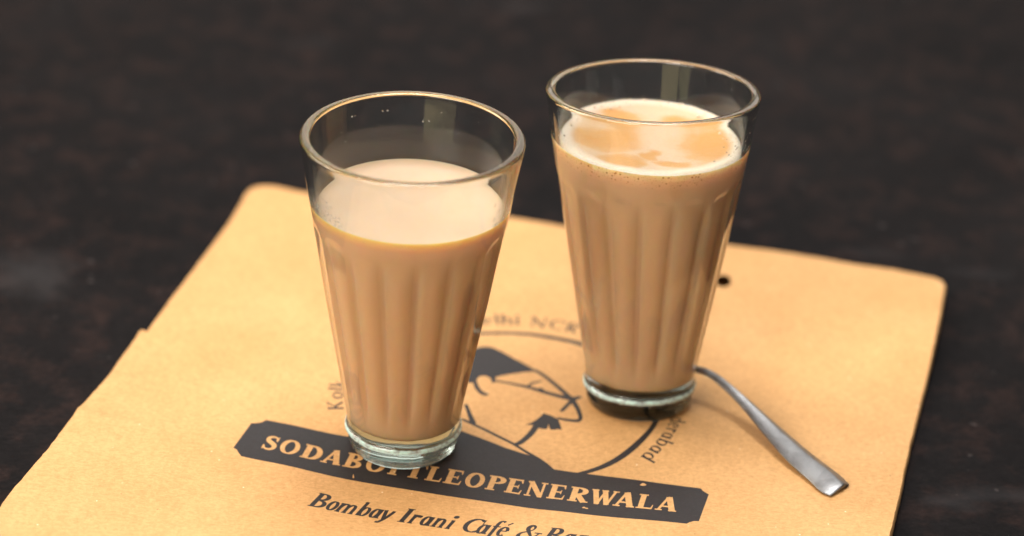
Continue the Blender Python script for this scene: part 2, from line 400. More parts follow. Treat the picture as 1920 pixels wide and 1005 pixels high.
# banner words
base_l = quadfit([uv(at(*p)) for p in ((489, 840.5), (563, 854), (600, 864.5), (641, 874.5), (728, 890.8), (765.5, 897), (794.7, 901.5), (829, 906.5), (908.6, 916.5), (945, 921), (983, 925.5), (1024.8, 931), (1063, 937.3), (1148, 948), (1191, 953.2), (1226.7, 956.7))])
pen = Pen(.225, .095, .075)
u0, v0 = uv(at(829, 906)); u1, v1 = uv(at(845, 880.7)); CAPH = v1 - v0
LET = [('S', (489, 838), (530, 816)), ('O', (525.7, 836), (567.8, 832)), ('D', (562.5, 853.5), (608.5, 845)), ('A', (600, 864.5), (637.5, 872)), ('B', (641, 874), (679.5, 868)),
       ('O', (683.5, 876.5), (724, 873)), ('T', (719, 880.5), (760, 876)), ('T', (757, 884), (801, 882)), ('L', (794.7, 901), (827.5, 899)), ('E', (829, 906), (872.5, 886)), ('O', (869, 907), (911, 897)),
       ('P', (908.6, 916), (951, 899)), ('E', (945, 920.6), (986.5, 898.5)), ('N', (983, 925), (1029.5, 904.5)), ('E', (1024.8, 930.8), (1066.5, 909)), ('R', (1063, 937), (1101, 943)), ('W', (1111.6, 916), (1162, 923)),
       ('A', (1148, 947.7), (1187.7, 953)), ('L', (1191, 953), (1224.5, 949)), ('A', (1226.7, 956.5), (1267.4, 960))]
for c, a, b in LET:
    q, wd = caps(c, pen); ua, ub = U(*a), U(*b)
    for poly in q:
        PP = []
        for x, y in poly:
            u = ua + (ub - ua) * x / wd; PP.append((u, base_l(u) + y * CAPH))
        PRINT.append(('letter', PP))
# scuffs where the ink has flaked off
for cx, cy, rx, ry in ((1206, 908.3, 7, 2.6), (662.5, 893, 1.6, 4), (1095, 951.5, 4, 1.4), (1100, 953, 3.5, 1.2)):
    PRINT.append(('letter', px_poly([(cx + rx * math.cos(a) * (.8 + .3 * math.sin(3 * a)), cy + ry * math.sin(a)) for a in [i * math.pi / 5 for i in range(10)]])))
# tagline
tag_l = quadfit([uv(at(*p)) for p in ((575.9, 947.9), (612, 955), (744.3, 978.1), (806.3, 987.2), (836, 991.6), (873.5, 996.6), (894.8, 1000.5))])
it = Pen(.20, .075, .06); TH = CAPH * .97; SH = .20
TXT = [('B', 575.9, 0), ('o', 607, 1), ('m', 627, 1), ('b', 665, 1), ('a', 688, 1), ('y', 709, 1), ('I', 745, 0), ('r', 763, 1), ('a', 783, 1), ('n', 806.5, 1), ('i', 833, 1),
       ('C', 860, 0), ('a', 888, 1), ('f', 911, 1), ('é', 925, 1), ('&', 962, 0), ('B', 1012, 0), ('a', 1046, 1), ('r', 1071, 1)]
for c, px, low in TXT:
    q, wd = (lower if low else caps)(c, it); ua = U(px, 948 + (px - 576) * .165)
    for poly in q:
        PRINT.append(('tagline', [(ua + (x * (.68 if low else .90) + y * SH) * TH, tag_l(ua + x * TH) + y * TH) for x, y in poly]))
# portrait emblem: positions read in the photo's close-up (origin 860,640, scale 3.864)
E0, ES = (860, 640), 3.864
def em_poly(P): PRINT.append(('emblem', px_poly(P, E0, ES)))
PXM = (at(960, 800) - at(961, 800)).length          # metres per photo pixel on the paper
def em_line(P, W, n=5):
    P3 = catmull([(x, y, w * 1.2) for (x, y), w in zip(P, W)], n)
    pts = px_poly([(p[0], p[1]) for p in P3], E0, ES)
    # widths are read across the stroke in the picture: scale them with the foreshortening of the normal
    Wm = []
    for i in range(len(P3)):
        a = P3[max(i - 1, 0)]; b = P3[min(i + 1, len(P3) - 1)]
        dx, dy = b[0] - a[0], b[1] - a[1]; l = math.hypot(dx, dy) or 1
        na = px_poly([(P3[i][0] - dy / l * P3[i][2] / 2, P3[i][1] + dx / l * P3[i][2] / 2), (P3[i][0] + dy / l * P3[i][2] / 2, P3[i][1] - dx / l * P3[i][2] / 2)], E0, ES)
        # width perpendicular to the line on the paper
        ta, tb = pts[max(i - 1, 0)], pts[min(i + 1, len(pts) - 1)]
        tx, ty = tb[0] - ta[0], tb[1] - ta[1]; tl = math.hypot(tx, ty) or 1
        Wm.append(abs((na[1][0] - na[0][0]) * -ty / tl + (na[1][1] - na[0][1]) * tx / tl))
    for q in ribbon(pts, Wm): PRINT.append(('emblem', q))
em_poly([(60, 300), (50, 200), (70, 90), (130, 48), (160, 40), (205, 37), (250, 45), (300, 68), (400, 123), (500, 176), (545, 203), (562, 216), (470, 223), (380, 237), (320, 246), (272, 258), (266, 268), (272, 290), (262, 298), (240, 302), (238, 282), (226, 264), (202, 253), (172, 250), (146, 258), (132, 276), (126, 302)])
em_line([(118, 290), (128, 325), (150, 358), (180, 380), (213, 383)], [24, 26, 24, 20, 13])
em_line([(262, 284), (400, 310), (500, 331), (600, 361), (700, 389), (790, 410), (830, 415)], [8, 12, 16, 18, 20, 24, 26])
em_line([(497, 328), (530, 306), (565, 295), (606, 288)], [14, 13, 10, 4])
em_line([(575, 352), (598, 345), (618, 350)], [18, 12, 4])
em_line([(545, 206), (610, 242), (680, 297), (740, 347), (792, 395), (828, 434), (860, 482), (878, 528), (883, 556), (866, 573), (838, 575), (780, 568), (715, 556)], [16, 18, 20, 22, 26, 30, 27, 25, 24, 20, 17, 15, 13])
em_line([(742, 508), (798, 452), (832, 420), (884, 400)], [20, 22, 26, 16])
em_poly([(615, 520), (660, 534), (720, 562), (735, 600), (748, 641), (715, 636), (692, 641), (662, 639), (651, 600), (640, 637), (600, 634), (565, 622), (535, 607), (484, 601), (525, 590), (560, 570), (590, 546)])
em_line([(562, 615), (530, 660), (490, 700), (445, 734), (410, 748)], [36, 34, 30, 26, 16])
em_line([(20, 562), (100, 598), (200, 645), (300, 695), (400, 745), (480, 795), (560, 842), (625, 886), (684, 938)], [13, 14, 14, 14, 14, 15, 17, 20, 22])
em_line([(52, 455), (80, 530), (107, 597)], [20, 26, 36])
em_poly([(-300, 700), (-60, 632), (0, 642), (130, 690), (250, 735), (350, 775), (430, 800), (524, 829), (560, 845), (620, 885), (688, 938), (690, 962), (500, 930), (300, 897), (0, 850), (-300, 790)])
# ring round the portrait, only above the banner
RING = [uv(at(*p)) for p in ((902.7, 624.5), (947, 623), (994, 627), (1040.6, 635), (1087, 646), (1222.5, 793), (1212.5, 818), (1194.6, 841), (1162, 861), (1126.5, 876), (1076, 886.6))]
def circfit(P):
    A = [[0] * 3 for _ in range(3)]; B = [0] * 3
    for x, y in P:
        r = (x, y, 1); b = x * x + y * y
        for i in range(3):
            B[i] += r[i] * b
            for j in range(3): A[i][j] += r[i] * r[j]
    a = Matrix(A).inverted() @ Vector(B); cx, cy = a[0] / 2, a[1] / 2
    return cx, cy, math.sqrt(a[2] + cx * cx + cy * cy)
RX, RY, RRAD = circfit(RING)
print('ring', RX, RY, RRAD, 'caph', CAPH)
RW = .0022
rp = [(RX + RRAD * math.cos(a), RY + RRAD * math.sin(a)) for a in [i * 2 * math.pi / 120 for i in range(120)]]
for q in ribbon(rp, [RW * (1.0 + .15 * math.sin(i * .3)) for i in range(120)], True):
    if min(v - top_l(u) for u, v in q) > -.004: PRINT.append(('emblem', q))
# town names round the ring, reading clockwise with their feet to the ring
reg = Pen(.15, .065, .05)
def round_text(word, start_px, end_px, foot_px, head_px):
    rad = lambda p: math.hypot(*[q - c for q, c in zip(uv(at(*p)), (RX, RY))])
    gap = rad(foot_px) - RRAD; hgt = rad(head_px) - rad(foot_px); print(word, gap, hgt)
    a0 = math.atan2(*reversed([p - q for p, q in zip(uv(at(*start_px)), (RX, RY))])); a1 = math.atan2(*reversed([p - q for p, q in zip(uv(at(*end_px)), (RX, RY))]))
    if a1 > a0: a0 += 2 * math.pi
    G = []; tot = 0
    for c in word:
        if c == ' ': tot += .42; G.append(None); continue
        q, wd = (lower if c.islower() else caps)(c, reg); G.append((q, wd, tot)); tot += wd + .12
    r0 = RRAD + gap
    for g in G:
        if not g: continue
        for poly in g[0]:
            PP = []
            for x, y in poly:
                a = a0 + (a1 - a0) * (x + g[2]) / tot; r = r0 + y * hgt; PP.append((RX + r * math.cos(a), RY + r * math.sin(a)))
            PRINT.append(('town ' + word, PP))
u0 = uv(at(1204, 858)); u1 = uv(at(1232, 866))
TG = math.hypot(u0[0] - RX, u0[1] - RY) - RRAD; TT = math.hypot(u1[0] - RX, u1[1] - RY) - RRAD
print('town gap', TG, TT)
round_text('derabad', (1251, 781), (1198, 858), (1199.7, 856.7), (1231, 864))
round_text('elhi NCR', (905, 608), (1084, 627), (930.4, 608), (930.5, 590))
round_text('Kolk', (643, 768), (648, 712), (644.3, 767), (615, 767))

# ------------------------------------------------------------------ paper bag
def wob(P, amp, step=.0022, seed=0):
    """subdivide an outline in (u, v) and roughen it"""
    out = []
    for i in range(len(P)):
        a, b = P[i], P[(i + 1) % len(P)]; l = math.hypot(b[0] - a[0], b[1] - a[1]); n = max(1, int(l / step))
        for j in range(n):
            t = j / n; u, v = lerp(a[0], b[0], t), lerp(a[1], b[1], t)
            d = amp * noise.noise(Vector((u * 300 + seed, v * 300, 0))) + amp * .6 * noise.noise(Vector((u * 900, v * 900 + seed, 5)))
            dx, dy = (b[0] - a[0]) / (l or 1), (b[1] - a[1]) / (l or 1)
            out.append((u - dy * d, v + dx * d))
    return out
OUT_PX = [(455, 376), (462, 361.5), (473, 352), (491, 348), (516, 349), (537, 354), (577, 362), (770, 385), (960, 408), (1057, 424), (1200, 440), (1364.7, 459.5), (1436, 468), (1526, 481.5), (1607, 496), (1678, 505.7), (1753, 521), (1766, 527), (1771.5, 535),
          (1767, 559), (1762.5, 591), (1749.5, 653), (1739, 700), (1721, 773), (1707, 827.5), (1696.6, 873), (1687.5, 921.5), (1675, 973), (1668, 1003.5), (1640, 1130), (1600, 1300), (-300, 1300), (-130, 1120), (-50, 1015), (0, 951), (28, 912), (40, 900), (60, 876), (93, 838), (117, 805.5), (161, 751), (201.4, 707), (229, 668), (251, 639), (262, 620.5), (267, 618), (276, 622),
          (286.5, 607), (322, 558.5), (358, 512), (394, 465), (430, 417)]
def build_bag():
    root = empty('paper_bag', (*xy(.03, .03), TABLE_Z))
    tag(root, 'brown kraft paper bag lying flat with dark printed banner and emblem, under glasses and spoon', 'paper bag')
    outline = wob(px_poly(OUT_PX), .00022)
    hole = px_poly([(1356 + 15 * math.cos(a), 527 + 12 * math.sin(a)) for a in [i * math.pi / 8 for i in range(16)]])
    MM = 1000.0
    verts, faces, kinds = [], [], []
    def addpoly(P, kind):
        # drop tiny or degenerate polygons, keep counter-clockwise order
        A = sum(P[i][0] * P[(i + 1) % len(P)][1] - P[(i + 1) % len(P)][0] * P[i][1] for i in range(len(P))) / 2
        if abs(A) < 1e-11: return
        if A < 0: P = P[::-1]
        b = len(verts); verts.extend(Vector((u * MM, v * MM)) for u, v in P); faces.append(list(range(b, b + len(P)))); kinds.append(kind)
    addpoly(outline, 'paper'); addpoly(hole, 'hole')
    for kind, P in PRINT: addpoly(P, kind)
    us = [p[0] for p in outline]; vs = [p[1] for p in outline]
    # interior points so that the sheet can bend
    def inside(u, v):
        c = False; j = len(outline) - 1
        for i in range(len(outline)):
            a, b = outline[i], outline[j]
            if (a[1] > v) != (b[1] > v) and u < (b[0] - a[0]) * (v - a[1]) / (b[1] - a[1]) + a[0]: c = not c
            j = i
        return c
    st = .0034; i = 0; v = min(vs)
    while v < max(vs):
        u = min(us) + (i % 2) * st / 2
        while u < max(us):
            if inside(u, v): verts.append(Vector(((u + random.uniform(-.0003, .0003)) * MM, (v + random.uniform(-.0003, .0003)) * MM)))
            u += st
        v += st * .87; i += 1
    edges = []
    for f in faces: edges += [(f[i], f[(i + 1) % len(f)]) for i in range(len(f))]
    V, E, Fc, ov, oe, of = delaunay_2d_cdt(verts, edges, [], 0, 1e-4, False)
    # which print a triangle belongs to: its centre against every outline near it
    cell = 4.0; grid = {}
    for f, kd in zip(faces, kinds):
        if kd == 'paper': continue
        pts = [(verts[i].x, verts[i].y) for i in f]
        bx = (min(p[0] for p in pts), max(p[0] for p in pts), min(p[1] for p in pts), max(p[1] for p in pts))
        for gx in range(math.floor(bx[0] / cell), math.floor(bx[1] / cell) + 1):
            for gy in range(math.floor(bx[2] / cell), math.floor(bx[3] / cell) + 1): grid.setdefault((gx, gy), []).append((kd, pts, bx))
    def pip(pts, x, y):
        c = False; j = len(pts) - 1
        for i in range(len(pts)):
            a, b = pts[i], pts[j]
            if (a[1] > y) != (b[1] > y) and x < (b[0] - a[0]) * (y - a[1]) / (b[1] - a[1]) + a[0]: c = not c
            j = i
        return c
    groups = {'front_panel': [], 'banner': [], 'tagline': [], 'emblem': [], 'town derabad': [], 'town elhi NCR': [], 'town Kolk': []}
    for f in Fc:
        x = sum(V[i].x for i in f) / 3; y = sum(V[i].y for i in f) / 3
        ks = set()
        for kd, pts, bx in grid.get((math.floor(x / cell), math.floor(y / cell)), ()):
            if kd not in ks and bx[0] <= x <= bx[1] and bx[2] <= y <= bx[3] and pip(pts, x, y): ks.add(kd)
        if 'hole' in ks: continue
        if not ks and not inside(x / MM, y / MM): continue
        if 'letter' in ks: g = 'front_panel'
        elif 'banner' in ks: g = 'banner'
        elif 'tagline' in ks: g = 'tagline'
        elif 'emblem' in ks: g = 'emblem'
        elif any(q.startswith('town') for q in ks): g = [q for q in ks if q.startswith('town')][0]
        else: g = 'front_panel'
        groups[g].append(f)
    print({k: len(x) for k, x in groups.items()})
    P3 = []; NRM = []
    for p in V:
        x, y = xy(p.x / MM, p.y / MM); P3.append(Vector((x, y, height(x, y))))
        e = .0008
        NRM.append(Vector((-(height(x + e, y) - height(x - e, y)) / (2 * e), -(height(x, y + e) - height(x, y - e)) / (2 * e), 1)).normalized())
    rl = root.location
    for g, fl in groups.items():
        idx = {}; vv = []; ff = []; nn = []
        for f in fl:
            r = []
            for a in f:
                if a not in idx: idx[a] = len(vv); vv.append(P3[a] - rl); nn.append(NRM[a])
                r.append(idx[a])
            ff.append(r)
        o = mesh_obj('town_name' if g.startswith('town') else g, vv, ff, M_PAPER if g == 'front_panel' else M_INK, root)
        if len(nn) == len(o.data.vertices): o.data.normals_split_custom_set_from_vertices(nn)
    # side folds: a rounded skirt from the edge of the top sheet down to the sheet underneath
    n = len(outline); vv = []; ff = []
    cu = sum(us) / n; cv = sum(vs) / n
    O3 = [Vector((*xy(*p), 0)) for p in outline]
    prof = [(0, 0.0), (.0004, .12), (.0006, .35), (.0006, .65), (.0002, 1.0)]
    for i, p in enumerate(O3):
        a, b = O3[i - 3], O3[(i + 3) % n]; d = (b - a); nr = Vector((d.y, -d.x, 0)).normalized()
        c3 = Vector((*xy(cu, cv), 0))
        if nr.dot(p - c3) < 0: nr = -nr
        zt = height(p.x, p.y)
        for o_, f_ in prof: vv.append(Vector((p.x, p.y, 0)) + nr * o_ + Vector((0, 0, lerp(zt, TABLE_Z + .0002, f_))) - rl)
    m = len(prof)
    for i in range(n):
        for j in range(m - 1): ff.append([i * m + j, i * m + j + 1, ((i + 1) % n) * m + j + 1, ((i + 1) % n) * m + j])
    mesh_obj('side_fold', vv, ff, M_PAPER, root)
    # rear sheet lying on the table
    hm = [(p[0] * MM, p[1] * MM) for p in hole]; no = len(outline)
    V2, E2, F2, *_ = delaunay_2d_cdt([Vector((p[0] * MM, p[1] * MM)) for p in outline + hole], [(i, (i + 1) % no) for i in range(no)] + [(no + i, no + (i + 1) % 16) for i in range(16)], [], 0, 1e-4, False)
    keep = []
    for f in F2:
        x = sum(V2[i].x for i in f) / 3; y = sum(V2[i].y for i in f) / 3
        if inside(x / MM, y / MM) and not pip(hm, x, y): keep.append(f)
    mesh_obj('back_panel', [Vector((*xy(p.x / MM, p.y / MM), TABLE_Z + .0003)) - rl for p in V2], keep, M_PAPER, root)
    return root
build_bag()

# ------------------------------------------------------------------ tea glasses
H = .11876
def lin(z, tab):
    for (za, ra), (zb, rb) in zip(tab, tab[1:]):
        if z <= zb: return ra + (rb - ra) * max(0, (z - za)) / (zb - za)
    return tab[-1][1]
OUTER = [(.0105, .01945), (.060, .02805), (.1165, .0371), (.1188, .0373)]
def r_out(z): return lin(z, OUTER)
INFLOOR = .0125
def r_in(z): return lin(z, [(INFLOOR, .0160), (.016, .0174), (.060, .0249), (.086, .0293), (.095, .0309), (.1165, .0336), (.12, .0341)])
NF = 16
def flute(th, z):
    f = (th / (2 * math.pi) * NF) % 1.0; c = 2 * f - 1
    zt = .0908 - .0035 * c * c * c * c - .0012 * c * c; zb = .0120
    up = sst(0, .0045, zt - z); dn = sst(-.001, .016, z - zb)
    return (1 - c * c) * up * dn * (.00034 + .026 * r_out(z) * .75)
def r_inf(th, z):
    f = (th / (2 * math.pi) * NF) % 1.0; c = 2 * f - 1
    return r_in(z) + (1 - c * c - .5) * .115 * r_in(z) * sst(.016, .030, z) * (1 - sst(.074, .090, z))
GLASS_ROWS = (.1150, .112, .108, .104, .100, .096, .092, .088, .086, .084, .082, .080, .078, .076, .07, .06, .05, .04, .03, .027, .024, .022, .020, .0185)
def build_glass_mesh():
    NS = NF * 12
    rows = []       # (z, r, fluted, inner)
    for r, z in ((.0, .0013), (.006, .0012), (.011, .0010), (.0140, .0005), (.0155, .0001), (.0166, .0001), (.0176, .0007), (.0186, .0021), (.0191, .0040), (.0194, .0056), (.0198, .0068), (.0202, .0076), (.02045, .0083), (.02040, .0089), (.02015, .0094), (.0198, .0097), (.01955, .0100), (.01945, .0106)):
        rows.append((z, r, 0))
    z = .0112
    while z < .0935:
        rows.append((z, None, 1)); z += .0010 if (z < .016 or z > .081) else .0035
    for z in (.097, .102, .107, .112, .1155): rows.append((z, None, 0))
    rc, tk = (r_out(.1166) + r_in(.1166)) / 2, (r_out(.1166) - r_in(.1166)) / 2
    for i in range(19):
        a = math.pi * i / 18; ca, sa = math.cos(a), math.sin(a); rows.append((.1170 + .0017 * abs(sa) ** .62, rc + tk * math.copysign(abs(ca) ** .62, ca), 0))
    inner_from = len(rows) - 1
    for z in GLASS_ROWS: rows.append((z, None, 3))
    for r, z in ((.0172, .0156), (.0167, .0136), (.0156, .0123), (.0136, .01180), (.009, .0115), (.004, .0114), (.0, .0114)): rows.append((z, r, 2))
    V = []; F = []; mi = []
    for z, r, k in rows:
        for s in range(NS):
            th = 2 * math.pi * s / NS
            rr = r if r is not None else r_out(z)
            if k == 1: rr -= flute(th, z)
            if k == 3: rr = r_inf(th, z)
            zz = z
            if .0064 < z < .0102 and k == 0:        # uneven mould ridge at the foot
                zz += .00030 * noise.noise(Vector((math.cos(th) * 6, math.sin(th) * 6, 2))) + .00022 * noise.noise(Vector((math.cos(th) * 17, math.sin(th) * 17, 4)))
            V.append((rr * math.cos(th), rr * math.sin(th), zz))
    for i in range(len(rows) - 1):
        for s in range(NS):
            t = (s + 1) % NS; a, b, c, d = i * NS + s, i * NS + t, (i + 1) * NS + t, (i + 1) * NS + s
            if i == 0: F.append((a, c, d))
            elif i == len(rows) - 2: F.append((a, b, c))
            else: F.append((a, b, c, d))
            mi.append(1 if (i > inner_from and rows[i][0] > .085) else 0)
    me = bpy.data.meshes.new('glass_body'); me.from_pydata(V, [], F)
    bm = bmesh.new(); bm.from_mesh(me)
    for k in (0, len(rows) - 1): pass
    bmesh.ops.remove_doubles(bm, verts=bm.verts[:], dist=1e-7)
    bmesh.ops.recalc_face_normals(bm, faces=bm.faces[:])
    bm.to_mesh(me); bm.free()
    me.materials.append(M_GLASS)
    hz = me.attributes.new('haze', 'FLOAT', 'POINT'); sf = me.attributes.new('foot_gleam', 'FLOAT', 'POINT'); hz = me.attributes['haze']
    for v in me.vertices:
        c = v.co; r = math.hypot(c.x, c.y); h = 0
        if c.z > .070 and r < r_in(c.z) + .0011: h = .24 * (1 - sst(.099, .110, c.z))
        if c.z < .0012 and r < .0158: h = .45
        hz.data[v.index].value = h
        sf.data[v.index].value = 1.0 if r > .0199 and .0078 < c.z < .0099 else (.28 if c.z < .0012 and r < .0160 else 0.0)  # bright ring of caught light and a lighter underside, painted on the foot
    me.shade_smooth()
    return me
GLASS_ME = build_glass_mesh()
GROUP = 'fluted tea glasses on the paper bag'
def build_glass(loc, nrm, spin, label, steam):
    root = empty('tea_glass', loc)
    q = Vector((0, 0, 1)).rotation_difference(Vector(nrm)); root.rotation_mode = 'QUATERNION'
    root.rotation_quaternion = q @ Matrix.Rotation(spin, 3, 'Z').to_quaternion()
    tag(root, label, 'glass', GROUP)
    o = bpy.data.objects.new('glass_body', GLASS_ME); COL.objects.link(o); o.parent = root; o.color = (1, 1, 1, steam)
    return root
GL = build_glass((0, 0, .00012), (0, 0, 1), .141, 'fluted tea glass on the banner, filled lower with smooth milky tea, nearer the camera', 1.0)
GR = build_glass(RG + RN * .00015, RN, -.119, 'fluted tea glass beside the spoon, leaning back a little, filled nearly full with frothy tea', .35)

# ------------------------------------------------------------------ tea
def tea_body(name, level, normal_local, parent_glass, mat_side, mat_top, label, foam=False):
    """liquid body: fills the glass up to a level surface; its side sits a hair inside the glass wall"""
    root = empty(name, parent_glass.location); root.rotation_mode = 'QUATERNION'; root.rotation_quaternion = parent_glass.rotation_quaternion
    tag(root, label, 'tea')
    NS = 192; ov = .00018; V = []; F = []
    nl = normal_local
    def zl(x, y): return level - (nl.x * x + nl.y * y) / nl.z
    rows = [(0., .01125), (.008, .0113), (.0136, .01164), (.0157, .01215), (.0168, .01345), (.0173, .0155)]
    fr = [('r', r + (ov if r else 0), z) for r, z in rows] + [('z', z) for z in GLASS_ROWS[::-1] if z < .112]
    for k in fr:
        for s in range(NS):
            th = 2 * math.pi * s / NS; c, sn = math.cos(th), math.sin(th)
            if k[0] == 'r': r, z = k[1], k[2]
            else:
                z = k[1]
                for _ in range(4): rr = r_inf(th, z) + ov; z = min(k[1], zl(rr * c, rr * sn) + .0005)
                r = r_inf(th, z) + ov
            V.append((r * c, r * sn, z))
    m = len(fr)
    for i in range(m - 1):
        for s in range(NS):
            t = (s + 1) % NS; F.append((i * NS + s, i * NS + t, (i + 1) * NS + t, (i + 1) * NS + s))
    # top with a small meniscus climbing the wall: froth stands a little proud of the liquid
    rad = [0., .2, .4, .6, .75, .86, .92, .955, .975, .99, 1.0]
    def top_row(q, froth):
        out = []
        for s in range(NS):
            th = 2 * math.pi * s / NS; c, sn = math.cos(th), math.sin(th)
            z = level
            for _ in range(6): r = r_inf(th, z) + ov; z = zl(r * c, r * sn) + .0005
            r *= q; z = zl(r * c, r * sn) + .0005 * (max(0, (q - .86) / .14)) ** 2.5
            if froth:
                z += .0006 * max(0, noise.noise(Vector((r * c * 110, r * sn * 110, 8)))) * (1 if q < .97 else .3) + .0009 * sst(.62, .9, q) * (1 - sst(.955, 1, q))
            out.append((r * c, r * sn, z))
        return out
    def clean(o):
        bm = bmesh.new(); bm.from_mesh(o.data); bmesh.ops.remove_doubles(bm, verts=bm.verts[:], dist=1e-7)
        bmesh.ops.recalc_face_normals(bm, faces=bm.faces[:]); bm.to_mesh(o.data); bm.free(); o.data.shade_smooth()
    side = len(F)
    for q in rad[:-1][::-1]:
        V += top_row(q, foam); i = len(V) // NS - 2
        for s in range(NS):
            t = (s + 1) % NS; F.append((i * NS + s, i * NS + t, (i + 1) * NS + t, (i + 1) * NS + s))
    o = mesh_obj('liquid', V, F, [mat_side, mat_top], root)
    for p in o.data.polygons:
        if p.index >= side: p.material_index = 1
    clean(o)
    return root, zl
TEA = (.85, .575, .345)
k = mat_tea('milk_tea', TEA, .7, .5, .1); M_TEA = k.m
k = mat_tea('milk_skin', (.66, .455, .295), .5, .28, .3)
k.l(k.mix(.6, (.66, .455, .295), k.ramp(k.noise(k.coord(), 60, 3, .5, .5), [(.35, (.94, .92, .90)), (.7, (1.03, 1.03, 1.03))]), 'MULTIPLY'), k.b.inputs['Base Color'])
M_SKIN = k.m
def mat_foam():
    k = mat_tea('tea_froth', (.8, .6, .4), .5, .42, .3)
    c = k.coord()
    wn = k.n('ShaderNodeTexNoise'); wn.inputs['Scale'].default_value = 85; wn.inputs['Detail'].default_value = 6; wn.inputs["Roughness"].default_value = .60; k.l(c, wn.inputs['Vector'])
    off = k.n('ShaderNodeVectorMath', operation='MULTIPLY_ADD'); k.l(wn.outputs['Color'], off.inputs[0]); off.inputs[1].default_value = (.014, .014, 0); off.inputs[2].default_value = (-.007, -.007, 0)
    wv = k.n('ShaderNodeVectorMath', operation='ADD'); k.l(c, wv.inputs[0]); k.l(off.outputs[0], wv.inputs[1])
    near = None
    for px, py, ra, rb in ((1138, 252, .0105, .0100), (1336, 268, .0095, .0140), (1166, 298, .0072, .0062), (1162, 214, .0060, .0050), (1275, 222, .0070, .0040), (1215, 285, .003, .004), (1262, 302, .006, .003)):
        q = GR.rotation_quaternion.inverted() @ (at_z(px, py, GR.location.z + LEV_R) - GR.location)
        mv = k.n('ShaderNodeVectorMath', operation='SUBTRACT'); k.l(wv.outputs[0], mv.inputs[0]); mv.inputs[1].default_value = (q.x, q.y, 0)
        sc = k.n('ShaderNodeVectorMath', operation='MULTIPLY'); k.l(mv.outputs[0], sc.inputs[0]); sc.inputs[1].default_value = (.4 / ra, .4 / rb, 0)
        ln = k.n('ShaderNodeVectorMath', operation='LENGTH'); k.l(sc.outputs[0], ln.inputs[0])
        if near is None: near = ln.outputs['Value']
        else:
            mn = k.n('ShaderNodeMath', operation='MINIMUM'); k.l(near, mn.inputs[0]); k.l(ln.outputs['Value'], mn.inputs[1]); near = mn.outputs[0]
    patch = k.ramp(near, [(.27, 0.0), (.40, .25), (.50, .78), (.64, 1.0)])
    # froth always gathers at the wall
    sep = k.n('ShaderNodeSeparateXYZ'); k.l(c, sep.inputs[0])
    ln = k.n('ShaderNodeVectorMath', operation='LENGTH'); cmb = k.n('ShaderNodeCombineXYZ'); k.l(sep.outputs[0], cmb.inputs[0]); k.l(sep.outputs[1], cmb.inputs[1]); k.l(cmb.outputs[0], ln.inputs[0])
    edge = k.n('ShaderNodeMapRange'); edge.inputs['From Min'].default_value = .0260; edge.inputs['From Max'].default_value = .0290; k.l(ln.outputs['Value'], edge.inputs['Value'])
    patch = k.mix(edge.outputs[0], k.mix(0.0, patch, patch), (1, 1, 1))
    col = k.mix(patch, (.62, .31, .10), k.mix(edge.outputs[0], (.66, .45, .285), (.76, .60, .45)))
    v = k.n('ShaderNodeTexVoronoi'); v.inputs['Scale'].default_value = 900; k.l(c, v.inputs['Vector'])
    cell = k.ramp(v.outputs['Distance'], [(.0, .78), (.45, 1.05)])
    col = k.mix(k.mix(1.0, patch, (.5, .5, .5), 'MULTIPLY'), col, k.mix(1.0, col, cell, 'MULTIPLY'))
    k.l(col, k.b.inputs['Base Color'])
    k.bump(k.mix(.5, v.outputs['Distance'], wn.outputs['Fac']), .35, .0006)
    return k.m
LEV_L, LEV_R = .0950, .1012
M_FOAM = mat_foam()
NL = GR.rotation_quaternion.inverted() @ Vector((0, .02, 1)).normalized()
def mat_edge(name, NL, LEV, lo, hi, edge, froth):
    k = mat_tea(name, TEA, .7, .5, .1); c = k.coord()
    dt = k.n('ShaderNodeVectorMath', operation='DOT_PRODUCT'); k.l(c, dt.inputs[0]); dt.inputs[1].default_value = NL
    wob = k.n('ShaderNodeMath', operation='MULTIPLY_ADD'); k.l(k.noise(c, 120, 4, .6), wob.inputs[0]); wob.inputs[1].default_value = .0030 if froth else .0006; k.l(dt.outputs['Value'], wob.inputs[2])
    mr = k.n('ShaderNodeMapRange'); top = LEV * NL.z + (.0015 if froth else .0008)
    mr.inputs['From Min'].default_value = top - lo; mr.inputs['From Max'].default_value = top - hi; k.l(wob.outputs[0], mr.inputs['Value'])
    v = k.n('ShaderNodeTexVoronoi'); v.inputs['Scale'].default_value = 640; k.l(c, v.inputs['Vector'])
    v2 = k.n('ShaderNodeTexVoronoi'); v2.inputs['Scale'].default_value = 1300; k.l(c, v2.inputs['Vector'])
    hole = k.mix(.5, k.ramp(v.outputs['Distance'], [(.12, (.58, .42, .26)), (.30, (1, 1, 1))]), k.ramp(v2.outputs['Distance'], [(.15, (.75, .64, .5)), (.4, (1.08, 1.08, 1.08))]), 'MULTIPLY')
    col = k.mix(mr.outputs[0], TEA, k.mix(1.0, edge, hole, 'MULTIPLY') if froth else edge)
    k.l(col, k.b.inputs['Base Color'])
    return k.m
tl, zl_l = tea_body('milk_tea', LEV_L, Vector((0, 0, 1)), GL, mat_edge('glow_edge_tea', Vector((0, 0, 1)), LEV_L, .0042, .0004, (1.0, .585, .215), False), M_SKIN, 'smooth pale milky tea without froth in the glass standing on the banner')  # golden glow below the tea line is painted into the side colour
nl = NL
tr, zl_r = tea_body('milk_tea', LEV_R, nl, GR, mat_edge('frothy_tea', NL, LEV_R, .0052, .0012, (.98, .67, .37), True), M_FOAM, 'milky tea with froth and orange patches in the fuller glass by the spoon', True)

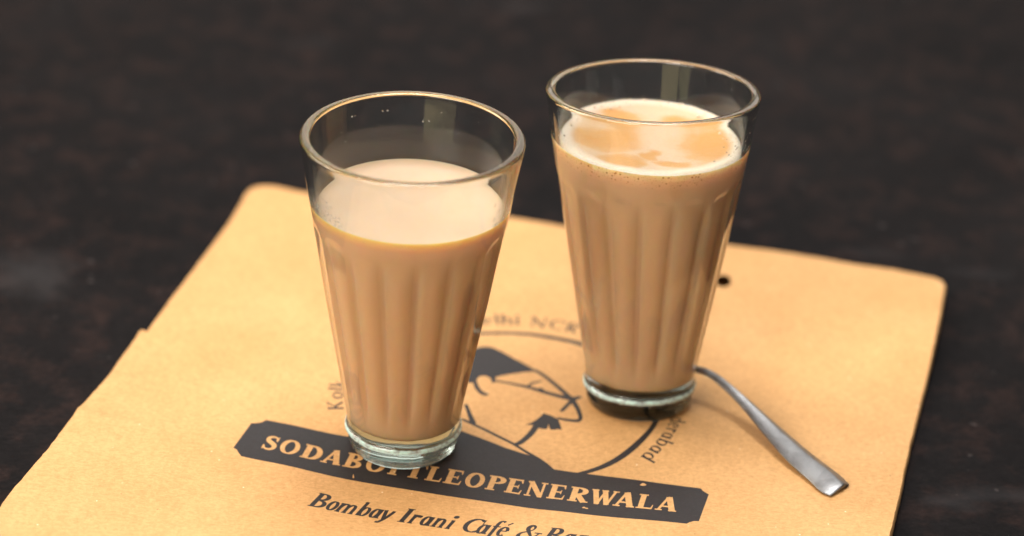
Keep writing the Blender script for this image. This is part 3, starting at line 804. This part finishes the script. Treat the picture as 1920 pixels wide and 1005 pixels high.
def blobs(name, items, mat, parent):
    V = []; F = []
    ico = bmesh.new(); bmesh.ops.create_icosphere(ico, subdivisions=1, radius=1)
    iv = [v.co.copy() for v in ico.verts]; fi = [[v.index for v in f.verts] for f in ico.faces]; ico.free()
    for P, r, ax, sq in items:
        q = Vector((0, 0, 1)).rotation_difference(ax); b = len(V)
        for v in iv: V.append(P + q @ Vector((v.x * r, v.y * r, v.z * r * sq)))
        F += [[b + i for i in f] for f in fi]
    o = mesh_obj(name, V, F, mat, parent); o['kind'] = 'stuff'
    return o
k = mat_tea('froth_bubble', (.84, .68, .50), 0.0, .18, .5); M_BUB = k.m
IT = []
for i in range(320):
    a = random.uniform(0, 2 * math.pi); q = random.choice((random.uniform(.90, .985), random.uniform(.955, .99), random.uniform(.8, .98)))
    rb = random.choice((.0002, .0003, .0004, .0006)); r = min(r_inf(a, LEV_R) * q, r_inf(a, LEV_R) - rb - .0004); x, y = r * math.cos(a), r * math.sin(a)
    if math.sin(a) < .1: continue
    IT.append((Vector((x, y, zl_r(x, y) + .0009 * (sst(.62, .9, q) * (1 - sst(.955, 1, q))) + .0003)), rb, Vector((0, 0, 1)), .8))
blobs('bubbles', IT, M_BUB, tr)
def beads(root, level, zl, arcs, n, spread):
    IT = []
    for _ in range(n):
        a0, a1 = random.choice(arcs); a = math.radians(random.uniform(a0, a1)); z0 = level
        z = min(.113, z0 + .0008 + abs(random.gauss(0, spread)))
        r = r_in(z); n_ = Vector((-math.cos(a), -math.sin(a), .15)).normalized()
        x, y = r * math.cos(a), r * math.sin(a)
        if z < zl(x, y) + .0008: z = zl(x, y) + .001
        IT.append((Vector((x, y, z)), random.choice((.00012, .00018, .00025, .00035)), n_, .6))
    return blobs('condensation', IT, M_BEAD, root)
beads(GL, LEV_L, zl_l, ((185, 222), (-42, -5)), 220, .0035)
beads(GL, .104, zl_l, ((40, 140),), 12, .008)
beads(GR, LEV_R, zl_r, ((190, 215), (-45, -2), (-40, -5)), 60, .007)

# ------------------------------------------------------------------ spoon
def mat_steel():
    k = NT('worn_steel'); b = k.b; c = k.coord()
    n = k.noise(c, 500, 5, .7); n2 = k.noise(c, 90, 4, .6)
    k.l(k.ramp(n2, [(.3, (.20, .19, .184)), (.7, (.335, .325, .315))]), b.inputs['Base Color'])
    b.inputs['Metallic'].default_value = 1
    k.l(k.ramp(n, [(.3, .34), (.7, .52)]), b.inputs['Roughness'])
    k.bump(n, .25, .0002)
    return k.m
M_STEEL = mat_steel()
def build_spoon():
    # centre line: picture position, height above the paper, half width, thickness
    SEC = [((1574, 918.5), .0011, .0047, .0021), ((1571, 916), .0013, .0056, .0026), ((1562, 909), .0015, .0060, .0032), ((1545, 893), .0019, .0059, .0032), ((1500, 856), .0030, .0053, .0029), ((1450, 808), .0048, .0041, .0025), ((1405, 762), .0074, .0028, .0022), ((1370, 729), .0098, .0022, .0021), ((1340, 705), .0116, .0020, .0020), ((1312, 693), .0122, .0019, .0020)]
    C = []
    for (px, py), h, hw, th in SEC:
        P = at(px, py, h); C.append((*P, hw, th))
    # the neck dips behind the glass towards the bowl
    P = Vector(C[-1][:3]); d = (P - Vector(C[-3][:3])); d.z = 0; d.normalize()
    for f, h, hw, th in ((.005, .0104, .0019, .0019), (.010, .0080, .0021, .0018), (.015, .0058, .0030, .0015)):
        q = P + d * f; C.append((q.x, q.y, height(q.x, q.y) + h, hw, th))
    C = catmull(C, 5)
    end = Vector(C[0][:3]); root = empty('teaspoon', end)
    tag(root, 'worn steel teaspoon lying on the bag, handle end toward the front', 'spoon')
    V = []; F = []; n = len(C)
    cs = [(-1, -.26), (-.97, -.10), (-.42, .42), (-.33, .48), (-.22, .46), (.94, .02), (1, -.10), (.97, -.26), (.75, -.42), (-.75, -.42)]
    for i, c in enumerate(C):
        P = Vector(c[:3]); a = Vector(C[max(i - 1, 0)][:3]); b = Vector(C[min(i + 1, n - 1)][:3])
        t = (b - a).normalized(); s = t.cross(Vector((0, 0, 1))).normalized(); up = s.cross(t).normalized()
        for x, z in cs: V.append(P + s * (-x * c[3]) + up * (z * c[4]) - end)
    m = len(cs)
    for i in range(n - 1):
        for j in range(m): F.append((i * m + j, i * m + (j + 1) % m, (i + 1) * m + (j + 1) % m, (i + 1) * m + j))
    F.append(tuple(range(m))); F.append(tuple(range((n - 1) * m, n * m))[::-1])
    o = mesh_obj('handle', V, F, M_STEEL, root)
    bm = bmesh.new(); bm.from_mesh(o.data); bmesh.ops.recalc_face_normals(bm, faces=bm.faces[:])
    bm.to_mesh(o.data); bm.free()
    o.data.shade_smooth(); o.data.set_sharp_from_angle(angle=math.radians(58))
    # bowl: shallow egg-shaped dish behind the glass
    bc = Vector(C[-1][:3]); ax = d; sd = Vector((0, 0, 1)).cross(ax)
    L, Wd, D = .036, .0125, .0058
    V = []; F = []; NU, NR = 28, 7
    for side in (0, 1):
        for r in range(NR + 1):
            q = r / NR
            for s in range(NU):
                a = 2 * math.pi * s / NU; x = math.cos(a); y = math.sin(a)
                wx = L / 2 * q * x; wy = Wd * q * y * (1 + .12 * x)
                z = -D * (1 - q * q) + (.0009 if side else 0) + .0007
                p = bc + ax * (L / 2 - .001 + wx) + sd * wy
                V.append(Vector((p.x, p.y, bc.z + z - .0006)) - end)
    B = (NR + 1) * NU
    for side in (0, 1):
        for r in range(NR):
            for s in range(NU):
                t = (s + 1) % NU; f = (side * B + r * NU + s, side * B + r * NU + t, side * B + (r + 1) * NU + t, side * B + (r + 1) * NU + s)
                F.append(f if side else f[::-1])
    for s in range(NU):
        t = (s + 1) % NU; F.append((NR * NU + s, NR * NU + t, B + NR * NU + t, B + NR * NU + s))
    mesh_obj('bowl', V, F, M_STEEL, root)
build_spoon()
